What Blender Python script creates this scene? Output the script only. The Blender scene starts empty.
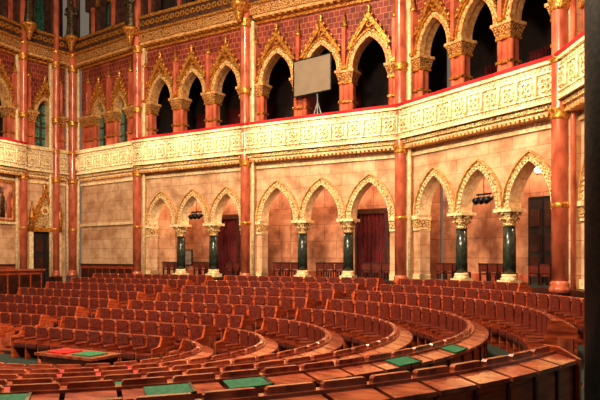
import bpy, bmesh, math, random
from mathutils import Vector, Matrix
random.seed(3)
EZ=2.5
scene=bpy.context.scene
COL=scene.collection

# ------------------------------------------------------------ materials
def srgb(c):
    return tuple(((x/255.0)/12.92 if x/255.0<=0.04045 else ((x/255.0+0.055)/1.055)**2.4) for x in c)
def mat(name,c1,c2=None,scale=4,rough=0.5,metal=0.0,bump=0.0,kind='noise',lo=0.35,hi=0.65,emis=None,coat=0.0,bscale=None,stretch=(1,1,1)):
    m=bpy.data.materials.new(name); m.use_nodes=True
    nt=m.node_tree; N=nt.nodes; Lk=nt.links
    b=N['Principled BSDF']
    b.inputs['Roughness'].default_value=rough; b.inputs['Metallic'].default_value=metal
    if coat: b.inputs['Coat Weight'].default_value=coat; b.inputs['Coat Roughness'].default_value=0.12
    c1=srgb(c1)+(1,); c2=(srgb(c2)+(1,)) if c2 else c1
    tc=N.new('ShaderNodeTexCoord'); mp=N.new('ShaderNodeMapping'); mp.inputs['Scale'].default_value=stretch
    Lk.new(tc.outputs['Object'],mp.inputs['Vector'])
    if kind=='noise':
        t=N.new('ShaderNodeTexNoise'); t.inputs['Scale'].default_value=scale; t.inputs['Detail'].default_value=6; out=t.outputs['Fac']
    elif kind=='voronoi':
        t=N.new('ShaderNodeTexVoronoi'); t.inputs['Scale'].default_value=scale; t.feature='DISTANCE_TO_EDGE'; out=t.outputs['Distance']
    elif kind=='vorf1':
        t=N.new('ShaderNodeTexVoronoi'); t.inputs['Scale'].default_value=scale; out=t.outputs['Distance']
    elif kind=='wave':
        t=N.new('ShaderNodeTexWave'); t.inputs['Scale'].default_value=scale; t.inputs['Distortion'].default_value=9; t.inputs['Detail'].default_value=3; out=t.outputs['Fac']
    Lk.new(mp.outputs[0],t.inputs['Vector'])
    r=N.new('ShaderNodeValToRGB'); r.color_ramp.elements[0].position=lo; r.color_ramp.elements[1].position=hi
    r.color_ramp.elements[0].color=c2; r.color_ramp.elements[1].color=c1
    Lk.new(out,r.inputs[0]); Lk.new(r.outputs[0],b.inputs['Base Color'])
    if bump:
        bp=N.new('ShaderNodeBump'); bp.inputs['Strength'].default_value=bump; bp.inputs['Distance'].default_value=0.04
        Lk.new(out,bp.inputs['Height']); Lk.new(bp.outputs[0],b.inputs['Normal'])
    if emis:
        b.inputs['Emission Color'].default_value=srgb(emis[0])+(1,); b.inputs['Emission Strength'].default_value=emis[1]
    return m

def stone_blocks(name,c1,c2,mortar,sx,sz,rough=0.7,dark=(0.50,0.34,0.25)):
    m=bpy.data.materials.new(name); m.use_nodes=True
    nt=m.node_tree; N=nt.nodes; Lk=nt.links; b=N['Principled BSDF']; b.inputs['Roughness'].default_value=rough
    uv=N.new('ShaderNodeUVMap'); uv.uv_map='UVMap'
    br=N.new('ShaderNodeTexBrick'); br.inputs['Scale'].default_value=1.0
    br.inputs['Brick Width'].default_value=sx; br.inputs['Row Height'].default_value=sz; br.inputs['Mortar Size'].default_value=0.009
    br.inputs['Color1'].default_value=srgb(c1)+(1,); br.inputs['Color2'].default_value=srgb(c2)+(1,); br.inputs['Mortar'].default_value=srgb(mortar)+(1,)
    Lk.new(uv.outputs[0],br.inputs['Vector'])
    tc=N.new('ShaderNodeTexCoord'); n=N.new('ShaderNodeTexNoise'); n.inputs['Scale'].default_value=1.5; n.inputs['Detail'].default_value=10; n.inputs['Roughness'].default_value=.65
    Lk.new(tc.outputs['Object'],n.inputs['Vector'])
    mx=N.new('ShaderNodeMix'); mx.data_type='RGBA'; mx.blend_type='MULTIPLY'; mx.inputs[0].default_value=0.9
    rp=N.new('ShaderNodeValToRGB'); rp.color_ramp.elements[0].position=0.36; rp.color_ramp.elements[1].position=0.60
    rp.color_ramp.elements[0].color=dark+(1,); rp.color_ramp.elements[1].color=(1,1,1,1)
    Lk.new(n.outputs['Fac'],rp.inputs[0]); Lk.new(br.outputs['Color'],mx.inputs[6]); Lk.new(rp.outputs[0],mx.inputs[7])
    Lk.new(mx.outputs[2],b.inputs['Base Color'])
    return m

CREAM=stone_blocks('cream_stone',(228,190,154),(214,172,134),(172,130,98),0.9,0.45,dark=(.58,.43,.34))
PINKST=stone_blocks('pink_marble_wall',(208,152,118),(188,130,98),(138,90,64),1.1,0.7,0.5,dark=(.38,.25,.19))
PATT=stone_blocks('red_gold_diaper',(156,60,50),(116,38,36),(206,140,84),0.22,0.22,0.6)
ORN=mat('gilded_relief',(244,206,140),(96,48,20),13,0.42,0.15,0.9,'voronoi',0.03,0.16)
ORNU=mat('painted_relief',(222,164,94),(92,36,20),13,0.45,0.15,0.9,'voronoi',0.03,0.17)
ORNB=mat('balcony_relief',(255,242,206),(152,98,46),14,0.45,0.05,1.0,'voronoi',0.02,0.16)  # lightened so part of the balcony's bright lighting is in its colour
GOLD=mat('gold_trim',(236,166,72),(134,72,26),14,0.3,0.45,0.5,'noise')
CRM=mat('cream_moulding',(250,230,188),(216,178,124),8,0.5,0,0.2)
CRU=mat('ochre_moulding',(230,184,122),(180,118,68),8,0.5,0,0.2)
REDM=mat('red_marble',(212,116,84),(152,62,42),3.2,0.25,0,0,'noise',0.3,0.62,coat=0.4,stretch=(1,1,.5))
GRNM=mat('dark_green_marble',(62,70,58),(24,32,28),5,0.25,0,0,'noise',coat=0.3)
GRAN=mat('dark_granite',(46,38,28),(18,16,12),22,0.6,0,0,'noise',0.4,0.6)
DARK=mat('dark_gallery_wall',(46,22,16),(22,12,10),2,0.8)  # gallery shade is put into this dark colour; door leaves share it
DKBR=mat('dark_upper_wall',(96,54,38),(50,28,20),5,0.7)
TEAL=mat('stained_glass',(84,140,120),(30,56,52),7,0.3,0,0.2,'voronoi',0.02,0.1)
WOOD=mat('oak_wood',(190,86,46),(120,42,22),3.0,0.3,0,0.05,'noise',coat=0.35,stretch=(1,1,6))
WOODT=mat('polished_desktop',(184,98,68),(124,50,34),3,0.2,0,0,'noise',coat=0.9,stretch=(1,4,1))
WOODD=mat('dark_wood',(76,32,20),(40,16,10),3,0.4,0,0.05,'noise',coat=0.2)
LEATH=mat('brown_leather',(116,44,32),(70,26,18),20,0.35,0,0.2,'noise',coat=0.3)
VELV=mat('red_velvet',(206,14,22),(150,8,14),12,0.8)
CURT=mat('crimson_curtain',(120,12,18),(50,4,10),5,0.8,0,0.3,'wave',0.2,0.8)
GREEN=mat('green_felt',(34,108,70),(20,80,50),30,0.8)
CARP=mat('green_carpet',(26,42,30),(18,28,20),14,0.9)
REDB=mat('red_cover',(190,22,30),(150,12,20),10,0.5)
FRES=mat('fresco_paint',(232,160,128),(100,60,60),2.2,0.6,0,0,'noise',0.4,0.6)
BRZ=mat('bronze',(110,88,56),(50,38,26),9,0.4,0.5,0.2)
SCR=mat('screen_fabric',(144,124,104),(132,114,96),2,0.8)
BLK=mat('black_metal',(24,22,22),(12,12,12),8,0.4,0.4)
BULB=mat('lamp_glass',(255,240,200),None,2,0.4,emis=((255,226,170),18))
SILV=mat('grey_panel',(170,165,160),(120,118,116),6,0.5)

# ------------------------------------------------------------ mesh builder
class MB:
    def __init__(s): s.v=[];s.f=[];s.m=[];s.s=[];s.mats=[];s.uv=[]
    def add(s,T,vs,fs,mt,smooth=False):
        if mt not in s.mats: s.mats.append(mt)
        k=s.mats.index(mt); o=len(s.v)
        for p in vs:
            w=T(*p); s.v.append(tuple(w)); s.uv.append((p[0],p[2]))
        for f in fs:
            s.f.append([i+o for i in f]); s.m.append(k); s.s.append(smooth)
    def box(s,T,u0,u1,v0,v1,z0,z1,mt):
        vs=[(u,v,z) for z in (z0,z1) for v in (v0,v1) for u in (u0,u1)]
        s.add(T,vs,[(0,2,3,1),(4,5,7,6),(0,1,5,4),(2,6,7,3),(0,4,6,2),(1,3,7,5)],mt)
    def hexa(s,T,b,t,mt):
        s.add(T,list(b)+list(t),[(3,2,1,0),(4,5,6,7),(0,1,5,4),(1,2,6,5),(2,3,7,6),(3,0,4,7)],mt)
    def prism(s,T,poly,v0,v1,mt):
        n=len(poly); vs=[(p[0],v0,p[1]) for p in poly]+[(p[0],v1,p[1]) for p in poly]
        fs=[tuple(range(n)),tuple(range(2*n-1,n-1,-1))]+[(i,(i+1)%n,(i+1)%n+n,i+n) for i in range(n)]
        s.add(T,vs,fs,mt)
    def lathe(s,T,cu,cv,prof,mt,seg=14,smooth=True,fold=0,sy=1.0):
        vs=[];fs=[]
        for r,z in prof:
            for i in range(seg):
                a=2*math.pi*i/seg; rr=r*(1+fold*math.cos(a*5))
                vs.append((cu+rr*math.cos(a),cv+rr*math.sin(a)*sy,z))
        for j in range(len(prof)-1):
            for i in range(seg):
                k=(i+1)%seg; fs.append((j*seg+i,j*seg+k,(j+1)*seg+k,(j+1)*seg+i))
        fs.append(tuple(range(seg-1,-1,-1))); fs.append(tuple((len(prof)-1)*seg+i for i in range(seg)))
        s.add(T,vs,fs,mt,smooth)
    def tube(s,T,a,b,ra,rb,mt,seg=8):
        a=Vector(a);b=Vector(b);d=(b-a).normalized()
        x=d.cross(Vector((0,0,1)) if abs(d.z)<.9 else Vector((1,0,0))).normalized(); y=d.cross(x)
        vs=[]
        for c,r in ((a,ra),(b,rb)):
            for i in range(seg):
                t=2*math.pi*i/seg; vs.append(tuple(c+x*r*math.cos(t)+y*r*math.sin(t)))
        fs=[(i,(i+1)%seg,(i+1)%seg+seg,i+seg) for i in range(seg)]+[tuple(range(seg-1,-1,-1)),tuple(range(seg,2*seg))]
        s.add(T,vs,fs,mt,True)
    def ring(s,T,cu,cz,r0,r1,v0,v1,mt,seg=14):
        vs=[]
        for r,v in ((r0,v1),(r0,v0),(r1,v0),(r1,v1)):
            for i in range(seg):
                a=2*math.pi*i/seg; vs.append((cu+r*math.cos(a),v,cz+r*math.sin(a)))
        fs=[(j*seg+i,j*seg+(i+1)%seg,(j+1)*seg+(i+1)%seg,(j+1)*seg+i) for j in range(3) for i in range(seg)]
        s.add(T,vs,fs,mt)
    def stud(s,T,u,v,z,r,h,mt):
        vs=[(u-r,v,z),(u,v,z-r),(u+r,v,z),(u,v,z+r),(u,v-h,z)]
        s.add(T,vs,[(0,1,4),(1,2,4),(2,3,4),(3,0,4)],mt)
    def obj(s,name,parent=None):
        me=bpy.data.meshes.new(name)
        xs=[p[0] for p in s.v];ys=[p[1] for p in s.v];zs=[p[2] for p in s.v]
        o=Vector(((min(xs)+max(xs))/2,(min(ys)+max(ys))/2,min(zs)))
        me.from_pydata([tuple(Vector(p)-o) for p in s.v],[],s.f)
        for m in s.mats: me.materials.append(m)
        uvl=me.uv_layers.new(name='UVMap')
        for p,k,sm in zip(me.polygons,s.m,s.s): p.material_index=k; p.use_smooth=sm
        for lp in me.loops: uvl.data[lp.index].uv=s.uv[lp.vertex_index]
        bm=bmesh.new(); bm.from_mesh(me); bmesh.ops.recalc_face_normals(bm,faces=bm.faces); bm.to_mesh(me); bm.free()
        ob=bpy.data.objects.new(name,me); COL.objects.link(ob)
        ob.location=o
        if parent:
            ob.parent=parent
        return ob

def TW(x=0,y=0,z=0,ang=0):
    c,s_=math.cos(ang),math.sin(ang)
    return lambda u,v,w:(x+c*u-s_*v,y+s_*u+c*v,z+w+EZ)
def bayT(P0,P1):
    d=Vector((P1[0]-P0[0],P1[1]-P0[1])); L=d.length; d/=L
    return (lambda u,v,z:(P0[0]+d.x*u-d.y*v,P0[1]+d.y*u+d.x*v,z+EZ)),L

def apts(cu,a,zs,h,off=0,n=9):
    R=(a*a+h*h)/(2*a); cx=cu-a+R
    ph=math.acos((a-R)/(R+off)); left=[]
    for i in range(n+1):
        t=math.pi+(ph-math.pi)*i/n
        left.append((cx+(R+off)*math.cos(t),zs+(R+off)*math.sin(t)))
    right=[(2*cu-x,z) for x,z in left[-2::-1]]
    return left+right
def archwall(mb,T,u0,u1,zs,zt,arches,v0,v1,mt,mi):
    n=len(arches); edges=[u0]+[(arches[i][0]+arches[i+1][0])/2 for i in range(n-1)]+[u1]
    for i,(cu,a,h) in enumerate(arches):
        P=apts(cu,a,zs,h)
        lo=[(edges[i],zs)]+P+[(edges[i+1],zs)]; m=len(lo)
        for v in (v0,v1):
            vs=[(x,v,z) for x,z in lo]+[(x,v,zt) for x,z in lo]
            mb.add(T,vs,[(k,k+1,k+1+m,k+m) for k in range(m-1)],mt)
        vs=[(x,v0,z) for x,z in lo]+[(x,v1,z) for x,z in lo]
        mb.add(T,vs,[(k,k+1,k+1+m,k+m) for k in range(m-1)],mi)
    mb.add(T,[(u0,v0,zt),(u1,v0,zt),(u1,v1,zt),(u0,v1,zt)],[(0,1,2,3)],mt)
def band(mb,T,cu,a,zs,h,o0,o1,vf,vb,mt):
    A=apts(cu,a,zs,h,o0);B=apts(cu,a,zs,h,o1);n=len(A)
    vs=[(x,vf,z) for x,z in A]+[(x,vf,z) for x,z in B]+[(x,vb,z) for x,z in A]+[(x,vb,z) for x,z in B]
    fs=[]
    for k in range(n-1):
        fs+=[(k,k+1,k+1+n,k+n),(k+n,k+1+n,k+1+3*n,k+3*n),(k,k+1,k+1+2*n,k+2*n)]
    mb.add(T,vs,fs,mt)

WV=0.55     # wall plane behind balcony front
FL=-0.8
def capital(mb,T,u,v,z0,z1,r,mt=None):
    mt=mt or GOLD
    h=z1-z0
    mb.lathe(T,u,v,[(r*.95,z0),(r*1.2,z0+.04*h),(r*1.0,z0+.12*h),(r*1.15,z0+.3*h),(r*1.55,z0+.5*h),(r*1.3,z0+.55*h),(r*1.85,z0+.8*h)],mt,12)
    for i in range(8):
        a=i*math.pi/4
        for rr,zz in ((1.45,.42),(1.75,.7)):
            mb.lathe(T,u+r*rr*math.cos(a),v+r*rr*math.sin(a),[(r*.05,z0+zz*h-.08*h),(r*.28,z0+zz*h),(r*.08,z0+zz*h+.09*h)],mt,6)
    mb.box(T,u-r*1.9,u+r*1.9,v-r*1.9,v+r*1.9,z0+.8*h,z1,CRM)

def bay(side,P0,P1,n=3,lower='arcade',upper='gallery',eL=0.1,eR=0.1,m=0.3,curtains=(),capL=False,capR=False):
    T,L=bayT(P0,P1)
    w=(L-2*m)/n; cs=[m+w*(i+.5) for i in range(n)]
    W=MB()
    v0,v1=WV,WV+.45
    for fl_,ua,ub in ((capL,-eL-.2,-.02),(capR,L+.02,L+eR+.2)):
        if fl_:
            W.box(T,ua,ub,v1-.05,v0+3,FL,3.9,CREAM); W.box(T,ua,ub,v1-.05,v0+3,3.9,9.5,DARK)  # upper part coloured dark to give the gallery openings their shade
    # lower part
    if lower=='arcade':
        a=w/2-.22; h=a*1.75
        archwall(W,T,-eL,L+eR,1.46,3.85,[(c,a,h) for c in cs],v0,v1,CREAM,CREAM)
        for k,c in enumerate(cs):
            band(W,T,c,a,1.46,h,-.02,.05,v0-.10,v1,CRM)
            band(W,T,c,a,1.46,h,.05,.20,v0-.05,v0,ORN)
            band(W,T,c,a,1.46,h,.20,.25,v0-.12,v0,CRU)
            for x,z in apts(c,a,1.46,h,.125,13): W.stud(T,x,v0-.05,z,.05,.05,CRM)
            for x,z in apts(c,a,1.46,h,.02,13)[::1]: W.stud(T,x,v0-.10,z,.035,.04,GOLD)
        # end piers
        for (ua,ub) in ((-eL,m+.22),(L-m-.22,L+eR)):
            W.box(T,ua,ub,v0,v1,FL,1.0,CREAM)
            W.box(T,ua,ub,v0-.06,v1+.02,FL,FL+.25,CRM)
            W.box(T,ua,ub,v0-.05,v1+.02,.95,1.05,CRM)
            W.box(T,ua,ub,v0-.08,v1+.04,1.05,1.33,ORN)
            W.box(T,ua,ub,v0-.13,v1+.06,1.33,1.46,CRM)
        # ambulatory
        W.box(T,-eL-.5,L+eR+.45,v0+2.2,v0+2.35,FL,3.85,PINKST)
        W.box(T,-eL,L+eR,v0+2.16,v0+2.2,FL,FL+.25,REDM)
        W.box(T,-eL-.4,L+eR+.4,v1,v0+2.3,3.7,3.85,CREAM)
        W.box(T,-eL-.2,L+eR+.2,v0-.3,v0+2.35,FL-1.3,FL-.02,WOODD)
        W.box(T,-eL-.2,L+eR+.2,v0+.0,v0+2.35,FL-.02,FL,CARP)
        # chairs along the arcade
        for c in cs:
            s=MB(); hw=a-.14; nn=3; dw=2*hw/nn
            for q in range(nn):
                x0=c-hw+q*dw+.03; x1=x0+dw-.06
                for xx in (x0,x1-.05):
                    s.box(T,xx,xx+.05,v1+.15,v1+.2,FL,FL+.55,WOODD); s.box(T,xx,xx+.05,v1+.55,v1+.6,FL,FL+.3,WOODD)
                s.box(T,x0,x1,v1+.15,v1+.6,FL+.26,FL+.33,LEATH)
                s.box(T,x0,x1,v1+.13,v1+.19,FL+.36,FL+.6,LEATH)
                s.box(T,x0-.01,x1+.01,v1+.12,v1+.2,FL+.58,FL+.63,WOODD)
            s.obj('ambulatory_seat_row')
        for k in range(n-1):
            col=MB(); u=m+w*(k+1); v=(v0+v1)/2
            col.box(T,u-.25,u+.25,v-.25,v+.25,FL,FL+.14,CRM)
            col.lathe(T,u,v,[(.25,FL+.14),(.26,FL+.19),(.21,FL+.24),(.24,FL+.28),(.195,FL+.32)],CRM,16)
            col.lathe(T,u,v,[(.19,FL+.32),(.19,.3),(.175,.93)],GRNM,18)
            capital(col,T,u,v,.93,1.46,.175,ORN)
            col.obj('arcade_column')
    elif lower=='blank':
        W.box(T,-eL,L+eR,v0,v1,FL-1,3.85,CREAM)
        W.box(T,-eL,L+eR,v0-.06,v0,FL-1,-.35,WOOD)
        for i in range(8):
            uu=.1+(L-.2)*i/8
            W.box(T,uu+.05,uu+(L-.2)/8-.05,v0-.09,v0-.05,-1.2,-.5,WOODD)
        W.box(T,-eL,L+eR,v0-.1,v0,1.55,1.68,CRM)
        W.box(T,-eL,L+eR,v0-.1,v0,-.35,-.28,WOODD)
    elif lower=='door':
        W.box(T,-eL,L+eR,v0,v1,FL-1,3.85,CREAM)
        c=L/2
        D=MB()
        D.box(T,c-.62,c+.62,v0-.04,v0+.1,FL-1,1.25,BLK)
        D.box(T,c-.56,c-.02,v0-.08,v0,FL-.8,1.15,DARK); D.box(T,c+.02,c+.56,v0-.08,v0,FL-.8,1.15,DARK)
        for sx in (-.29,.29):
            for zz in (-1.2,-.3,.6):
                D.box(T,c+sx-.18,c+sx+.18,v0-.11,v0-.07,zz-.3,zz+.3,WOODD)
        D.obj('door_1')
        F=MB()
        for sx in (-1,1):
            F.box(T,c+sx*.74-.1,c+sx*.74+.1,v0-.2,v0,FL-1,1.3,CRM)
            F.lathe(T,c+sx*.74,v0-.22,[(.1,1.3),(.12,1.9),(.13,2.0),(.02,2.7)],GOLD,8)
        F.box(T,c-.86,c+.86,v0-.24,v0,1.25,1.45,GOLD)
        band(F,T,c,.55,1.45,.8,-.05,.1,v0-.15,v0,GOLD)
        F.prism(T,[(c-.8,1.45),(c+.8,1.45),(c,3.1)],v0-.1,v0,ORN)
        for sx in (-1,1):
            F.prism(T,[(c+sx*.85,1.45),(c+sx*.7,1.45),(c,3.0),(c,3.25)],v0-.2,v0,GOLD)
            for t in (.15,.35,.55,.75,.9): F.lathe(T,c+sx*.85*(1-t),v0-.15,[(.02,1.45+1.8*t),(.08,1.53+1.8*t),(.02,1.62+1.8*t)],GOLD,6)
        F.lathe(T,c,v0-.1,[(.05,3.2),(.1,3.3),(.04,3.38),(.12,3.46),(.01,3.62)],GOLD,8)
        F.ring(T,c,2.25,.12,.2,v0-.16,v0-.08,CRM)
        F.obj('trim_door_gable')
    # string course over arcade
    W.box(T,-eL,L+eR,v0-.08,v0,3.55,3.66,CRM)
    # gallery level
    W.box(T,-eL,L+eR,v0,v0+3,3.85,4.3,CREAM)
    hp=.29 if upper=='gallery' else .42
    a=w/2-hp; h=a*1.62
    zs=6.95
    archwall(W,T,-eL,L+eR,zs,9.5,[(c,a,h) for c in cs],v0,v0+.4,PATT,CRU)
    for c in cs:
        band(W,T,c,a,zs,h,-.03,.04,v0-.12,v0+.1,CRU)
        band(W,T,c,a,zs,h,.04,.17,v0-.08,v0,ORN)
        band(W,T,c,a,zs,h,.17,.23,v0-.15,v0,GOLD)
        for x,z in apts(c,a,zs,h,.23,11): W.stud(T,x,v0-.14,z,.05,.08,GOLD)
        for x,z in apts(c,a,zs,h,.0,9): W.stud(T,x,v0-.10,z,.045,.05,GOLD)
        ga=a+.2
        zb=zs+h*.62; ztp=zs+h+.85
        for sx in (-1,1):
            W.prism(T,[(c+sx*(ga),zb),(c+sx*(ga-.14),zb),(c,ztp-.28),(c,ztp)],v0-.2,v0,GOLD)
            for t in (.12,.3,.48,.66,.84):
                W.lathe(T,c+sx*ga*(1-t),v0-.16,[(.02,zb+(ztp-zb)*t),(.07,zb+.07+(ztp-zb)*t),(.02,zb+.16+(ztp-zb)*t)],GOLD,6)
        W.lathe(T,c,v0-.12,[(.04,ztp-.05),(.09,ztp+.03),(.04,ztp+.1),(.1,ztp+.17),(.01,ztp+.32)],GOLD,8)
        W.ring(T,c,zs+h+.42,.07,.13,v0-.12,v0,GOLD,10)
    for k in range(n+1):
        u=m+w*k
        uu=min(max(u,.12),L-.12)
        W.box(T,uu-.07,uu+.07,v0-.2,v0,zs+.1,8.5,REDM)
        W.lathe(T,uu,v0-.12,[(.11,8.5),(.12,8.6),(.08,8.65),(.01,9.15)],GOLD,6)
        W.box(T,uu-.1,uu+.1,v0-.24,v0,zs,zs+.12,GOLD)
    # piers of gallery
    def gpier(u,hw,name='gallery_pier'):
        g=MB(); v=v0+.2
        g.box(T,u-hw-.05,u+hw+.05,v0-.06,v0+.46,4.3,4.5,CRM)
        g.box(T,u-hw+.05,u+hw-.05,v0+.04,v0+.36,4.5,6.5,REDM)
        for sx in (-1,1):
            g.lathe(T,u+sx*(hw-.1),v0+.06,[(.13,4.5),(.14,4.6),(.1,4.68),(.1,6.5)],REDM,12)
        g.box(T,u-hw,u+hw,v0-.06,v0+.44,5.75,5.83,GOLD)
        g.box(T,u-hw,u+hw,v0-.06,v0+.44,6.46,6.54,GOLD)
        g.hexa(T,[(u-hw+.02,v0-.04,6.54),(u+hw-.02,v0-.04,6.54),(u+hw-.02,v0+.42,6.54),(u-hw+.02,v0+.42,6.54)],
                 [(u-hw-.07,v0-.14,6.85),(u+hw+.07,v0-.14,6.85),(u+hw+.07,v0+.5,6.85),(u-hw-.07,v0+.5,6.85)],ORNU)
        for i in range(5):
            W_=u-hw+2*hw*(i+.5)/5; g.stud(T,W_,v0-.08,6.7,.06,.07,GOLD)
        g.box(T,u-hw-.1,u+hw+.1,v0-.17,v0+.52,6.85,6.95,CRU)
        g.obj(name)
    for k in range(1,n): gpier(m+w*k,hp)
    for (ua,ub) in ((-eL,m+hp),(L-m-hp,L+eR)): 
        if ub-ua>.2: gpier((ua+ub)/2,(ub-ua)/2,'gallery_pier')
    if upper=='gallery':
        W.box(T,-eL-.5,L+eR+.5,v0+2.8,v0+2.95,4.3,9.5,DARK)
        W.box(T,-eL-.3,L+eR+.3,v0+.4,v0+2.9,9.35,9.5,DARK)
        for c in cs:  # dim doorways at back of gallery
            W.box(T,c-.4,c+.4,v0+2.74,v0+2.8,4.3,6.9,CURT)
    else:
        W.box(T,-eL,L+eR,v0+.28,v0+.35,4.3,9.5,TEAL)
        for c in cs:
            for zz in (5.2,5.75,6.3,6.9,7.4): W.box(T,c-a,c+a,v0+.24,v0+.28,zz,zz+.07,BRZ)
            W.box(T,c-.04,c+.04,v0+.2,v0+.28,4.6,8,BRZ)
    # upper frieze & balustrade
    W.box(T,-eL,L+eR,v0-.1,v0,9.32,9.42,GOLD)
    W.box(T,-eL,L+eR,v0-.3,v0,9.5,9.62,CRU)
    W.box(T,-eL,L+eR,v0-.36,v0+.5,9.62,9.98,ORNU)
    W.box(T,-eL,L+eR,v0-.46,v0+.5,9.98,10.08,GOLD)
    nb=int(L/.28)
    for i in range(nb):
        u=L*(i+.5)/nb; W.box(T,u-.05,u+.05,v0-.34,v0,9.42,9.5,GOLD)
        W.ring(T,u,10.4,.07,.13,v0-.4,v0-.34,GOLD,8)
    W.box(T,-eL,L+eR,v0-.33,v0-.27,10.08,10.65,DKBR)
    W.box(T,-eL,L+eR,v0-.42,v0-.24,10.62,10.75,GOLD)
    # upper storey
    archwall(W,T,-eL,L+eR,12.3,14.5,[(c,a,h) for c in cs],v0+.2,v0+.6,DKBR,DKBR)
    for k in range(n+1):
        u=m+w*k; ua=max(u-hp,-eL); ub=min(u+hp,L+eR)
        W.box(T,ua,ub,v0+.2,v0+.6,10.08,12.3,DKBR)
        W.box(T,(ua+ub)/2-.07,(ua+ub)/2+.07,v0+.08,v0+.2,10.08,12.3,REDM)
    for c in cs: band(W,T,c,a,12.3,h,0,.15,v0+.1,v0+.2,GOLD)
    W.box(T,-eL,L+eR,v0+.9,v0+1,10.08,14.5,TEAL if upper=='window' else DARK)  # outside window bays a dark sheet stands in for shade behind the arches
    W.obj('wall_'+side)
    # balcony
    B=MB()
    bv=0.0 if upper=='gallery' else .3
    zb0,zb1=4.1,5.16
    e=0.0
    B.box(T,e,L-e,bv+.16,WV,3.86,3.96,CRM)
    B.box(T,e,L-e,bv+.06,WV,3.96,4.1,ORN)
    B.box(T,e,L-e,bv+.02,bv+.18,zb0,zb1,ORNB)
    B.box(T,e,L-e,bv-.06,bv+.2,zb0,zb0+.09,CRM)
    B.box(T,e,L-e,bv-.05,bv+.02,zb0+.2,zb0+.24,CRM)
    B.box(T,e,L-e,bv-.04,bv+.02,zb1-.26,zb1-.22,CRM)
    B.box(T,e,L-e,bv-.08,bv+.24,zb1-.03,zb1+.06,CRM)
    if upper=='gallery': B.box(T,e,L-e,bv-.10,bv+.26,zb1+.06,zb1+.16,VELV)
    else: B.box(T,e,L-e,bv-.10,bv+.26,zb1+.06,zb1+.12,CRM)
    B.box(T,e,L-e,bv+.18,WV,4.05,4.3,CREAM)
    nd=int(L/.16)
    for i in range(nd):
        u=e+(L-2*e)*(i+.5)/nd
        B.box(T,u-.045,u+.045,bv+.1,WV,3.78,3.87,CRU)
        B.stud(T,u,bv+.0,zb1-.12,.055,.05,CRM)
        B.stud(T,u,bv+.0,zb0+.145,.045,.05,CRM)
    nc=max(3,int(L/.62)); cw=L/nc; zc=(zb0+.24+zb1-.26)/2
    for i in range(nc):
        u=cw*(i+.5)
        for q in range(4):
            a_=q*math.pi/2+math.pi/4; B.ring(T,u+.12*math.cos(a_),zc+.12*math.sin(a_),.06,.11,bv-.05,bv+.02,CRM,10)
        for q in range(8):
            a_=q*math.pi/4; B.stud(T,u+.24*math.cos(a_),bv+.01,zc+.22*math.sin(a_),.055,.06,CRM)
        B.stud(T,u,bv-.02,zc,.07,.07,GOLD)
        B.box(T,u-cw/2-.03,u-cw/2+.03,bv-.07,bv+.02,zb0+.2,zb1-.2,CRM)
        B.lathe(T,u-cw/2,bv-.05,[(.05,zb0+.25),(.035,zb0+.4),(.05,zc),(.035,zb1-.4),(.05,zb1-.26)],CRM,8)
    B.obj('gallery_balcony')
    for uc,typ in curtains:
        c=uc; q=MB()
        vv=v0+2.15
        if typ=='curtain':
            hw=.6; n_=26; vs=[]
            for i in range(n_+1):
                u=c-hw+2*hw*i/n_; v=vv-.12+.045*math.sin(i*1.7)
                vs+= [(u,v,FL),(u,v,1.75)]
            q.add(T,vs,[(2*i,2*i+2,2*i+3,2*i+1) for i in range(n_)],CURT,True)
            q.box(T,c-hw-.1,c-hw,vv-.2,vv+.02,FL,1.9,WOODD); q.box(T,c+hw,c+hw+.1,vv-.2,vv+.02,FL,1.9,WOODD)
            q.box(T,c-hw-.1,c+hw+.1,vv-.2,vv+.02,1.75,1.95,WOODD)
            q.obj('door_curtain')
        else:
            q.box(T,c-.6,c+.6,vv-.1,vv+.02,FL,1.95,BLK)
            q.box(T,c-.53,c-.02,vv-.14,vv-.08,FL,1.85,DARK); q.box(T,c+.02,c+.53,vv-.14,vv-.08,FL,1.85,DARK)
            for zz in (-.5,.2,1.0):
                for sx in (-.28,.28): q.box(T,c+sx-.18,c+sx+.18,vv-.17,vv-.13,zz,zz+.55,WOODD)
            q.obj('door_2')
    return T,L,cs

PG0=(-15.2,23.8);PG=(-12.6,30.0);PF=(-11.2,31.9);PA=(-7.44,28.95);PB=(-2.25,25.7);PC=(3.39,22.5);PD=(6.72,17.0);PE=(6.78,10.4)
bay('left',PG0,PG,3,'blank','gallery',0.1,0.05,capR=True)
TF,LF,_=bay('left_corner',PG,PF,1,'door','window',0.05,0.0,.35)
TE,LE,_=bay('back_left',PF,PA,2,'blank','window',0.0,0.05,.75)
TA,LA,cA=bay('back',PA,PB,3,'arcade','gallery',0.05,0.02,curtains=((3.3,'curtain'),),capL=True)
TB,LB,cB=bay('back_center',PB,PC,3,'arcade','gallery',0.02,0.18,curtains=((4.4,'curtain'),))
TC,LC,cC=bay('back_right',PC,PD,3,'arcade','gallery',0.18,0.2,curtains=((3.97,'door'),))
TH,LH,cH=bay('right',PD,PE,3,'arcade','gallery',0.2,0.1)

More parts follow.
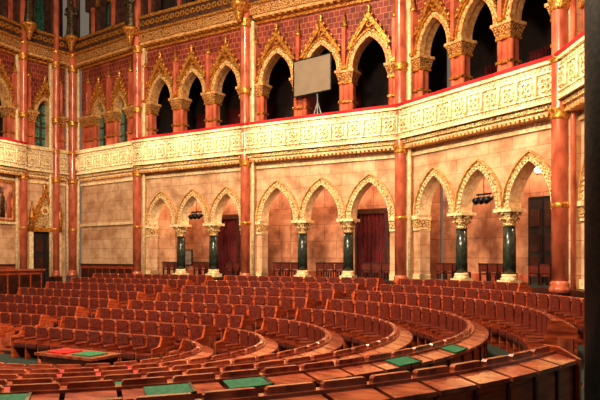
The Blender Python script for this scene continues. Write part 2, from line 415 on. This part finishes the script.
# pilasters at junctions
def pilaster(P,dirv,r=.2,off=.2,statue=None):
    p=MB(); d=Vector(dirv).normalized(); x,y=P[0]+d.x*off,P[1]+d.y*off
    T=TW(x,y,0,math.atan2(d.y,d.x)-math.pi/2)
    p.box(T,-r*1.4,r*1.4,-r*1.4,r*1.5+.2,FL-1,FL-.1,WOODD)
    p.lathe(T,0,0,[(r*1.3,FL-.1),(r*1.3,FL),(r*1.1,FL+.08),(r*1.2,FL+.14),(r,FL+.2)],REDM,18)
    p.lathe(T,0,0,[(r,FL+.2),(r,3.7),(r*.97,9.2),(r*.95,14.4)],REDM,20)
    for s_ in (-1,1):
        p.lathe(T,s_*r*1.35,.16,[(.07,FL-.1),(.07,3.7),(.07,9.4)],CRM if r<.21 else REDM,10)
    for z,hh in ((3.75,.3),(5.15,.14),(6.6,.3),(9.3,.35),(9.95,.15)):
        p.lathe(T,0,.02,[(r*1.05,z-hh*.5),(r*1.3,z-hh*.2),(r*1.15,z),(r*1.45,z+hh*.4),(r*1.45,z+hh*.5)],GOLD,14)
    p.lathe(T,0,.02,[(r*1.02,1.3),(r*1.15,1.33),(r*1.15,1.43),(r*1.02,1.46)],GOLD,14)
    p.box(T,-r*1.5,r*1.5,.1,.6,FL-.1,9.4,CREAM)
    p.box(T,-r*1.5,r*1.5,.1,.6,9.4,14.4,DKBR)
    p.obj('marble_pilaster')
    if statue:
        s=MB(); z=statue; v=-.42
        s.lathe(T,0,v,[(.05,z-.75),(.12,z-.6),(.16,z-.4),(.3,z-.15),(.34,z-.1),(.34,z)],GOLD,10)
        s.box(T,-.2,.2,v,-.1,z-.3,z-.08,GOLD)
        s.lathe(T,0,v,[(.24,z),(.25,z+.08),(.2,z+.6),(.17,z+.95),(.2,z+1.15),(.23,z+1.38),(.1,z+1.5),(.06,z+1.56)],BRZ,20,True,.07,.75)
        s.lathe(T,0,v-.01,[(.05,z+1.53),(.09,z+1.6),(.105,z+1.68),(.095,z+1.76),(.05,z+1.82),(.01,z+1.84)],BRZ,12)
        for sx in (-1,1):
            s.tube(T,(sx*.21,v,z+1.36),(sx*.27,v-.06,z+1.02),.065,.05,BRZ)
            s.tube(T,(sx*.27,v-.06,z+1.02),(sx*.1,v-.2,z+1.08),.05,.035,BRZ)
        s.tube(T,(.12,v-.22,z+.1),(.12,v-.22,z+1.7),.015,.015,BRZ)
        s.obj('statue')
pilaster(PG,(-.87,.5),.17,.25,10.8)
pilaster(PF,(-.2,1),.19,.25,10.8)
pilaster((PF[0]-.45,PF[1]-.55),(-.8,.6),.15,.2)
pilaster(PA,(.57,.82),.19,.25,10.2)
pilaster(PB,(.51,.86),.19,.15,10.0)
pilaster(PC,(.7,.71),.2,.15)
pilaster(PD,(.95,.3),.22,.1)

# fresco on left wall
TG,LG=bayT(PG0,PG)
fr=MB()
fr.box(TG,3.2,6.35,WV-.06,WV-.01,1.75,3.4,FRES)
fr.box(TG,3.1,6.45,WV-.1,WV-.01,3.4,3.5,GOLD); fr.box(TG,3.1,6.45,WV-.1,WV-.01,1.65,1.75,GOLD)
fr.box(TG,3.1,3.2,WV-.1,WV-.01,1.65,3.5,GOLD); fr.box(TG,6.35,6.45,WV-.1,WV-.01,1.65,3.5,GOLD)
for i in range(8):   # painted figures as low relief
    u=3.5+i*.38; 
    fr.lathe(TG,u,WV-.06,[(.15,1.85),(.12,2.5),(.14,2.75),(.04,2.85),(.07,2.95),(.01,3.05)],[VELV,CRM,BRZ,REDM][i%4],10,True,0,.25)
fr.obj('fresco_painting')

# ------------------------------------------------------------ benches
CX,CY=-4.0,12.5
n_=(.5,.8660254); d_=(-.8660254,.5)
SO=.78      # bench depth scale
def path(r,so=1.0):
    def P(t,off,z):
        R=r+off*so
        if t<0: return (CX+n_[0]*R-d_[0]*t,CY+n_[1]*R-d_[1]*t,z+EZ)
        a=math.radians(60)-t/r
        return (CX+R*math.cos(a),CY+R*math.sin(a),z+EZ)
    return P
def tang(r,deg): return math.radians(60-deg)*r
RR=[2.05,3.3,4.55,5.8,7.05,8.3,9.5,10.65]
ZT=[-1.78,-1.64,-1.49,-1.33,-1.16,-.98,-.84,-.70]
BH=.64
RN=8.72
FLR=[z-BH for z in ZT]
LEG=11.5
def bench(i,segs,r=None):
    r=r or RR[i]; zt=ZT[i]; Fo=FLR[i]; Fi=FLR[i-1] if i else -EZ
    T=path(r,SO)
    for (t0,t1) in segs:
        b=MB(); n=max(2,int(round((t1-t0)/.46))); dt=(t1-t0)/n
        seat=Fi+.33
        for k in range(n):
            a=t0+k*dt; c=a+dt; g=.022
            b.box(T,a,c,-.03,.03,Fi,zt-.02,WOOD)
            b.box(T,a,c,-.06,.07,zt-.03,zt+.01,WOODT)
            # raised individual seat back, leather pad
            for (o0,o1,zz0,tp,ins,mt) in ((-.055,.01,zt,.06,.03,WOODT),(-.085,-.055,zt-.2,.045,.055,LEATH)):
                A,C=a+ins,c-ins
                pr=[(A,zz0),(C,zz0),(C,zt+tp-.02),(C-.02,zt+tp),(A+.02,zt+tp),(A,zt+tp-.02)]
                b.prism(T,pr,o0,o1,mt)
            # desk cabinet with full-height outer panel, sloping lid on top
            b.box(T,a,c,.24,.30,Fo,zt-.1,WOOD)
            b.box(T,a+.05,c-.05,.30,.315,Fo+.07,zt-.16,WOOD)
            b.box(T,a-.012,a+.012,.29,.33,Fo,zt-.09,WOODD)
            b.box(T,a,c,.03,.30,zt-.12,zt-.07,WOODD)
            b.hexa(T,[(a+g,.07,zt-.055),(c-g,.07,zt-.055),(c-g,.36,zt-.10),(a+g,.36,zt-.10)],
                     [(a+g,.07,zt-.015),(c-g,.07,zt-.015),(c-g,.36,zt-.06),(a+g,.36,zt-.06)],WOODT)
            # seat side
            b.box(T,a+.05,c-.05,-.085,-.03,seat+.1,zt-.18,LEATH)
            b.box(T,a+.03,c-.03,-.5,-.06,seat-.05,seat,WOODD)
            b.box(T,a+.04,c-.04,-.49,-.08,seat,seat+.06,LEATH)
            b.box(T,a-.02,a+.02,-.46,-.03,Fi,seat+.17,WOOD)
            b.box(T,a-.035,a+.035,-.5,-.06,seat+.17,seat+.2,WOODT)
        for t,s_ in ((t0,-1),(t1,1)):
            tt=sorted((t,t+s_*.06))
            prof=[(-.5,Fi),(.38,min(Fo,Fi)),(.38,zt-.06),(.1,zt+.05),(-.1,zt+.06),(-.16,zt-.08),(-.22,seat+.24),(-.5,seat+.21)]
            m_=len(prof); vs=[(tt[0],o,z) for o,z in prof]+[(tt[1],o,z) for o,z in prof]
            b.add(T,vs,[tuple(range(m_)),tuple(range(2*m_-1,m_-1,-1))]+[(q,(q+1)%m_,(q+1)%m_+m_,q+m_) for q in range(m_)],WOOD)
            e=t+s_*.06
            ee=sorted((e,e+s_*.02))
            b.box(T,ee[0],ee[1],.03,.3,Fo+.1,zt-.2,WOODT)
            b.box(T,ee[0],ee[1],-.42,-.05,Fi+.1,seat+.1,WOODT)
        b.obj('curved_bench_row')
A1=5.1
for i,r in enumerate(RR):
    end_near=tang(r,-112)
    segs=[(-LEG,-A1-.45),(-A1+.45,tang(r,50)-.4)]
    if i<5: segs.append((tang(r,50)+.4,end_near)) if i>0 else segs.append((tang(r,50)+.4,tang(r,-140)))
    elif i==5: segs.append((tang(r,50)+.4,tang(r,-20)))
    elif i==6: segs.append((tang(r,50)+.4,tang(r,-8)))
    elif i==7: segs.append((tang(r,50)+.4,tang(r,24)))
    bench(i,segs)
bench(5,[(tang(RN,-40.5),tang(RN,-110))],RN)

# ------------------------------------------------------------ floor tiers
fl=MB()
I=lambda x,y,z:(x,y,z+EZ)
fl.box(I,-22,12,-6,34,-EZ-.3,-EZ,CARP)
def tier(r0,r1,z,tA,tB,z0=-EZ):
    T=path(r0); n=60
    for k in range(n):
        a=tA+(tB-tA)*k/n; c=tA+(tB-tA)*(k+1)/n
        fl.box(T,a,c,0,r1-r0,z0,z,CARP)
        fl.box(T,a,c,-.03,0,z0,z+.002,WOODD)
for i in range(4):
    tier(RR[i],RR[i+1],FLR[i],-LEG-1.5,tang(RR[i],-125))
tier(RR[4],RR[5],FLR[4],-LEG-1.5,tang(RR[4],-28))
tier(RR[4],RN,FLR[4],tang(RR[4],-28),tang(RR[4],-125))
tier(RR[5],15,FLR[5],-LEG-1.5,tang(RR[5],-28))
tier(RN,15,FLR[5],tang(RN,-28),tang(RN,-125))
tier(RR[6],12.0,FLR[6],-LEG-1.5,tang(RR[6],-10),FLR[5])
tier(RR[7],12.0,FLR[7],-LEG-1.5,tang(RR[7],18),FLR[5])
fl.obj('floor')

# blotters / books on desks
def blotter(i,deg,mt,name,w=.42,t=None):
    r=RR[i];T=path(r,SO); t=tang(r,deg) if t is None else t; zt=ZT[i]
    b=MB()
    z=lambda o:zt-.015-(o-.07)*.045/.29+.004
    b.hexa(T,[(t-w/2,.09,z(.09)),(t+w/2,.09,z(.09)),(t+w/2,.35,z(.35)),(t-w/2,.35,z(.35))],
             [(t-w/2,.09,z(.09)+.012),(t+w/2,.09,z(.09)+.012),(t+w/2,.35,z(.35)+.012),(t-w/2,.35,z(.35)+.012)],mt)
    b.hexa(T,[(t-w/2-.01,.085,z(.085)),(t-w/2+.02,.085,z(.085)),(t-w/2+.02,.355,z(.355)),(t-w/2-.01,.355,z(.355))],
             [(t-w/2-.01,.085,z(.085)+.02),(t-w/2+.02,.085,z(.085)+.02),(t-w/2+.02,.355,z(.355)+.02),(t-w/2-.01,.355,z(.355)+.02)],BRZ if mt is GREEN else mt)
    b.obj(name)
for i,dg in ((4,-33.5),(4,-44),(4,-61),(4,-67),(3,-69),(4,-78)): blotter(i,dg,GREEN,'desk_blotter',.42)
for i,dg in ((0,-60),(0,-80),(1,-64),(1,-71),(1,-78),(3,-79),(3,-85)): blotter(i,dg,REDB,'red_folder',.4)

# stenographers' table in the well
t=MB(); T=TW(CX-.3,CY+.1,0,math.radians(-30))
zt=-EZ+.66
t.box(T,-.8,.8,-.38,.38,zt-.05,zt,WOODT)
t.box(T,-.72,.72,-.3,-.26,zt-.5,zt-.05,WOOD); t.box(T,-.72,.72,.26,.3,zt-.5,zt-.05,WOOD)
for sx in (-1,1):
    for sy in (-1,1): t.lathe(T,sx*.72,sy*.3,[(.05,-EZ),(.04,-EZ+.1),(.055,-EZ+.3),(.04,zt-.05)],WOOD,10)
t.box(T,-.6,-.1,-.25,.2,zt,zt+.02,REDB); t.box(T,.1,.6,-.25,.2,zt,zt+.02,GREEN)
t.obj('clerk_table')

# dais by the left wall
dm=MB(); T=TW(-12.3,27.6,0,math.radians(60))
dm.box(T,-2.2,1.2,-.5,.5,-EZ,-.55,WOOD)
dm.box(T,-2.3,1.3,-.6,.6,-.55,-.47,WOODT)
for k in range(6):
    dm.box(T,-2.1+k*.55,-1.65+k*.55,-.54,-.5,-1.5,-.7,WOODD)
dm.obj('wooden_dais')

# projection screen in gallery
sc=MB(); uS=cB[1]-.28
def TS(u,v,z): 
    c,s_=math.cos(.1),math.sin(.1)
    return TB(uS+c*u-s_*z*0+0,.28+v,6.87+z+ .06*u)
sc.box(TS,-.78,.78,-.02,.0,-.66,.66,SCR)
for a_ in ((-.82,-.78,-.7,.7),(.78,.82,-.7,.7)): sc.box(TS,a_[0],a_[1],-.04,.02,a_[2],a_[3],BLK)
sc.box(TS,-.82,.82,-.04,.02,.66,.7,BLK); sc.box(TS,-.82,.82,-.04,.02,-.7,-.66,BLK)
sc.tube(TS,(0.2,.03,-.66),(.2,.05,-2.5),.025,.025,SILV)
sc.tube(TS,(0.2,.05,-1.0),(-.3,.05,-2.5),.022,.022,SILV); sc.tube(TS,(0.2,.05,-1.0),(.65,.05,-2.5),.022,.022,SILV)
sc.obj('projection_screen')

# spot fixtures hanging in the arches
def fixture(T,c,glow):
    f=MB(); v=WV+.2; z=1.75
    f.tube(T,(c,v,z+.25),(c,v,2.75),.012,.012,BLK)
    f.box(T,c-.3,c+.3,v-.02,v+.02,z+.2,z+.25,BLK)
    for sx in (-.22,0,.22):
        f.tube(T,(c+sx,v+.1,z+.12),(c+sx,v-.16,z+.0),.07,.11,BLK,12)
        f.tube(T,(c+sx,v-.16,z),(c+sx,v-.17,z-.005),.09,.09,BULB if glow else BLK,12)
        f.tube(T,(c+sx,v,z+.06),(c+sx,v,z+.22),.012,.012,BLK)
    f.obj('spotlight_fixture')
fixture(TA,cA[1],False); fixture(TC,cC[1],False)
def globe(T,u,z=2.55):
    f=MB(); v=WV+2.0
    f.tube(T,(u,v+.2,z-.15),(u,v,z-.12),.02,.02,GOLD)
    f.lathe(T,u,v,[(.03,z-.17),(.09,z-.13),(.03,z-.09)],GOLD,10)
    f.lathe(T,u,v,[(.03,z-.12),(.1,z-.06),(.13,z+.02),(.1,z+.1),(.02,z+.14)],BULB,14)
    f.obj('wall_lamp')
globe(TC,3.8,2.8)
globe(TH,cH[1])

# info plaque
pq=MB(); pq.box(TA,.83-.25,.83+.25,WV+2.08,WV+2.12,-.3,.35,SILV); pq.box(TA,.83-.3,.83+.3,WV+2.1,WV+2.14,-.35,.4,WOODD); pq.obj('notice_board')

# granite column near camera
g=MB(); T=TW(2.82,5.6,0,0); F5=FLR[5]
g.box(T,-.38,.38,-.38,.38,F5,F5+.12,GRAN)
g.lathe(T,0,0,[(.37,F5+.12),(.38,F5+.16),(.36,F5+.2),(.34,F5+.24)],BRZ,28)
g.lathe(T,0,0,[(.34,F5+.24),(.34,2.2),(.33,6.5)],GRAN,32)
capital(g,T,0,0,6.5,7.3,.33)
g.obj('granite_column')

# ------------------------------------------------------------ lights
def area(name,loc,target,size,power,col,spread=180):
    l=bpy.data.lights.new(name,'AREA'); l.energy=power; l.size=size; l.color=col; l.spread=math.radians(spread)
    o=bpy.data.objects.new(name,l); COL.objects.link(o); o.location=(loc[0],loc[1],loc[2]+EZ)
    d=Vector((target[0]-loc[0],target[1]-loc[1],target[2]-loc[2])); o.rotation_euler=d.to_track_quat('-Z','Y').to_euler()
def point(name,loc,power,col,r=.15):
    l=bpy.data.lights.new(name,'POINT'); l.energy=power; l.color=col; l.shadow_soft_size=r
    o=bpy.data.objects.new(name,l); COL.objects.link(o); o.location=loc
def spot(name,loc,target,power,col,ang,blend=.6,r=.3):
    l=bpy.data.lights.new(name,'SPOT'); l.energy=power; l.color=col; l.spot_size=math.radians(ang); l.spot_blend=blend; l.shadow_soft_size=r
    o=bpy.data.objects.new(name,l); COL.objects.link(o); o.location=(loc[0],loc[1],loc[2]+EZ)
    d=Vector((target[0]-loc[0],target[1]-loc[1],target[2]-loc[2])); o.rotation_euler=d.to_track_quat('-Z','Y').to_euler()
WARM=(1,.80,.56)
area('overhead_fill',(-4,13,13),(-4,13,0),3.0,4300,WARM)  # added fill from above, not a lamp of the hall
area('gallery_fill_left',(-8,8,8),(-5,27,6),2.0,1900,(1,.82,.56))  # added fill aimed at the left gallery walls, no fixture behind it
area('gallery_fill_right',(-3,5,8.5),(4,22,6),2.0,1900,(1,.82,.56))  # same added fill for the right gallery walls
# added spots in mid-air, without fixtures, to brighten the balcony fronts
for P0,P1 in ((PG0,PG),(PF,PA),(PA,PB),(PB,PC),(PC,PD),(PD,PE)):
    T,L=bayT(P0,P1)
    for f in (.2,.5,.8):
        p=T(L*f,-4.5,6.2); q=T(L*f,0,4.72)
        k=1.3 if P0 in (PA,PB,PC) else .85
        spot('balcony_fill_spot',(p[0],p[1],p[2]-EZ),(q[0],q[1],q[2]-EZ),1100*k,(1,.89,.66),27,1.0)
for T,cs in ((TA,cA),(TB,cB),(TC,cC),(TH,cH)):
    for c in cs: point('ambulatory_light',T(c,WV+1.3,2.9),64,(1,.74,.48))
w=bpy.data.worlds.new('World'); scene.world=w; w.use_nodes=True
w.node_tree.nodes['Background'].inputs[0].default_value=(1,.80,.62,1); w.node_tree.nodes['Background'].inputs[1].default_value=.18

cam=bpy.data.cameras.new('Camera'); co=bpy.data.objects.new('Camera',cam); COL.objects.link(co)
co.location=(0,0,EZ); co.rotation_euler=(math.radians(90),0,0)
cam.lens=39; cam.sensor_width=36; cam.shift_y=58/600
scene.camera=co
scene.view_settings.view_transform='Standard'
scene.view_settings.gamma=0.92
scene.view_settings.exposure=0.1
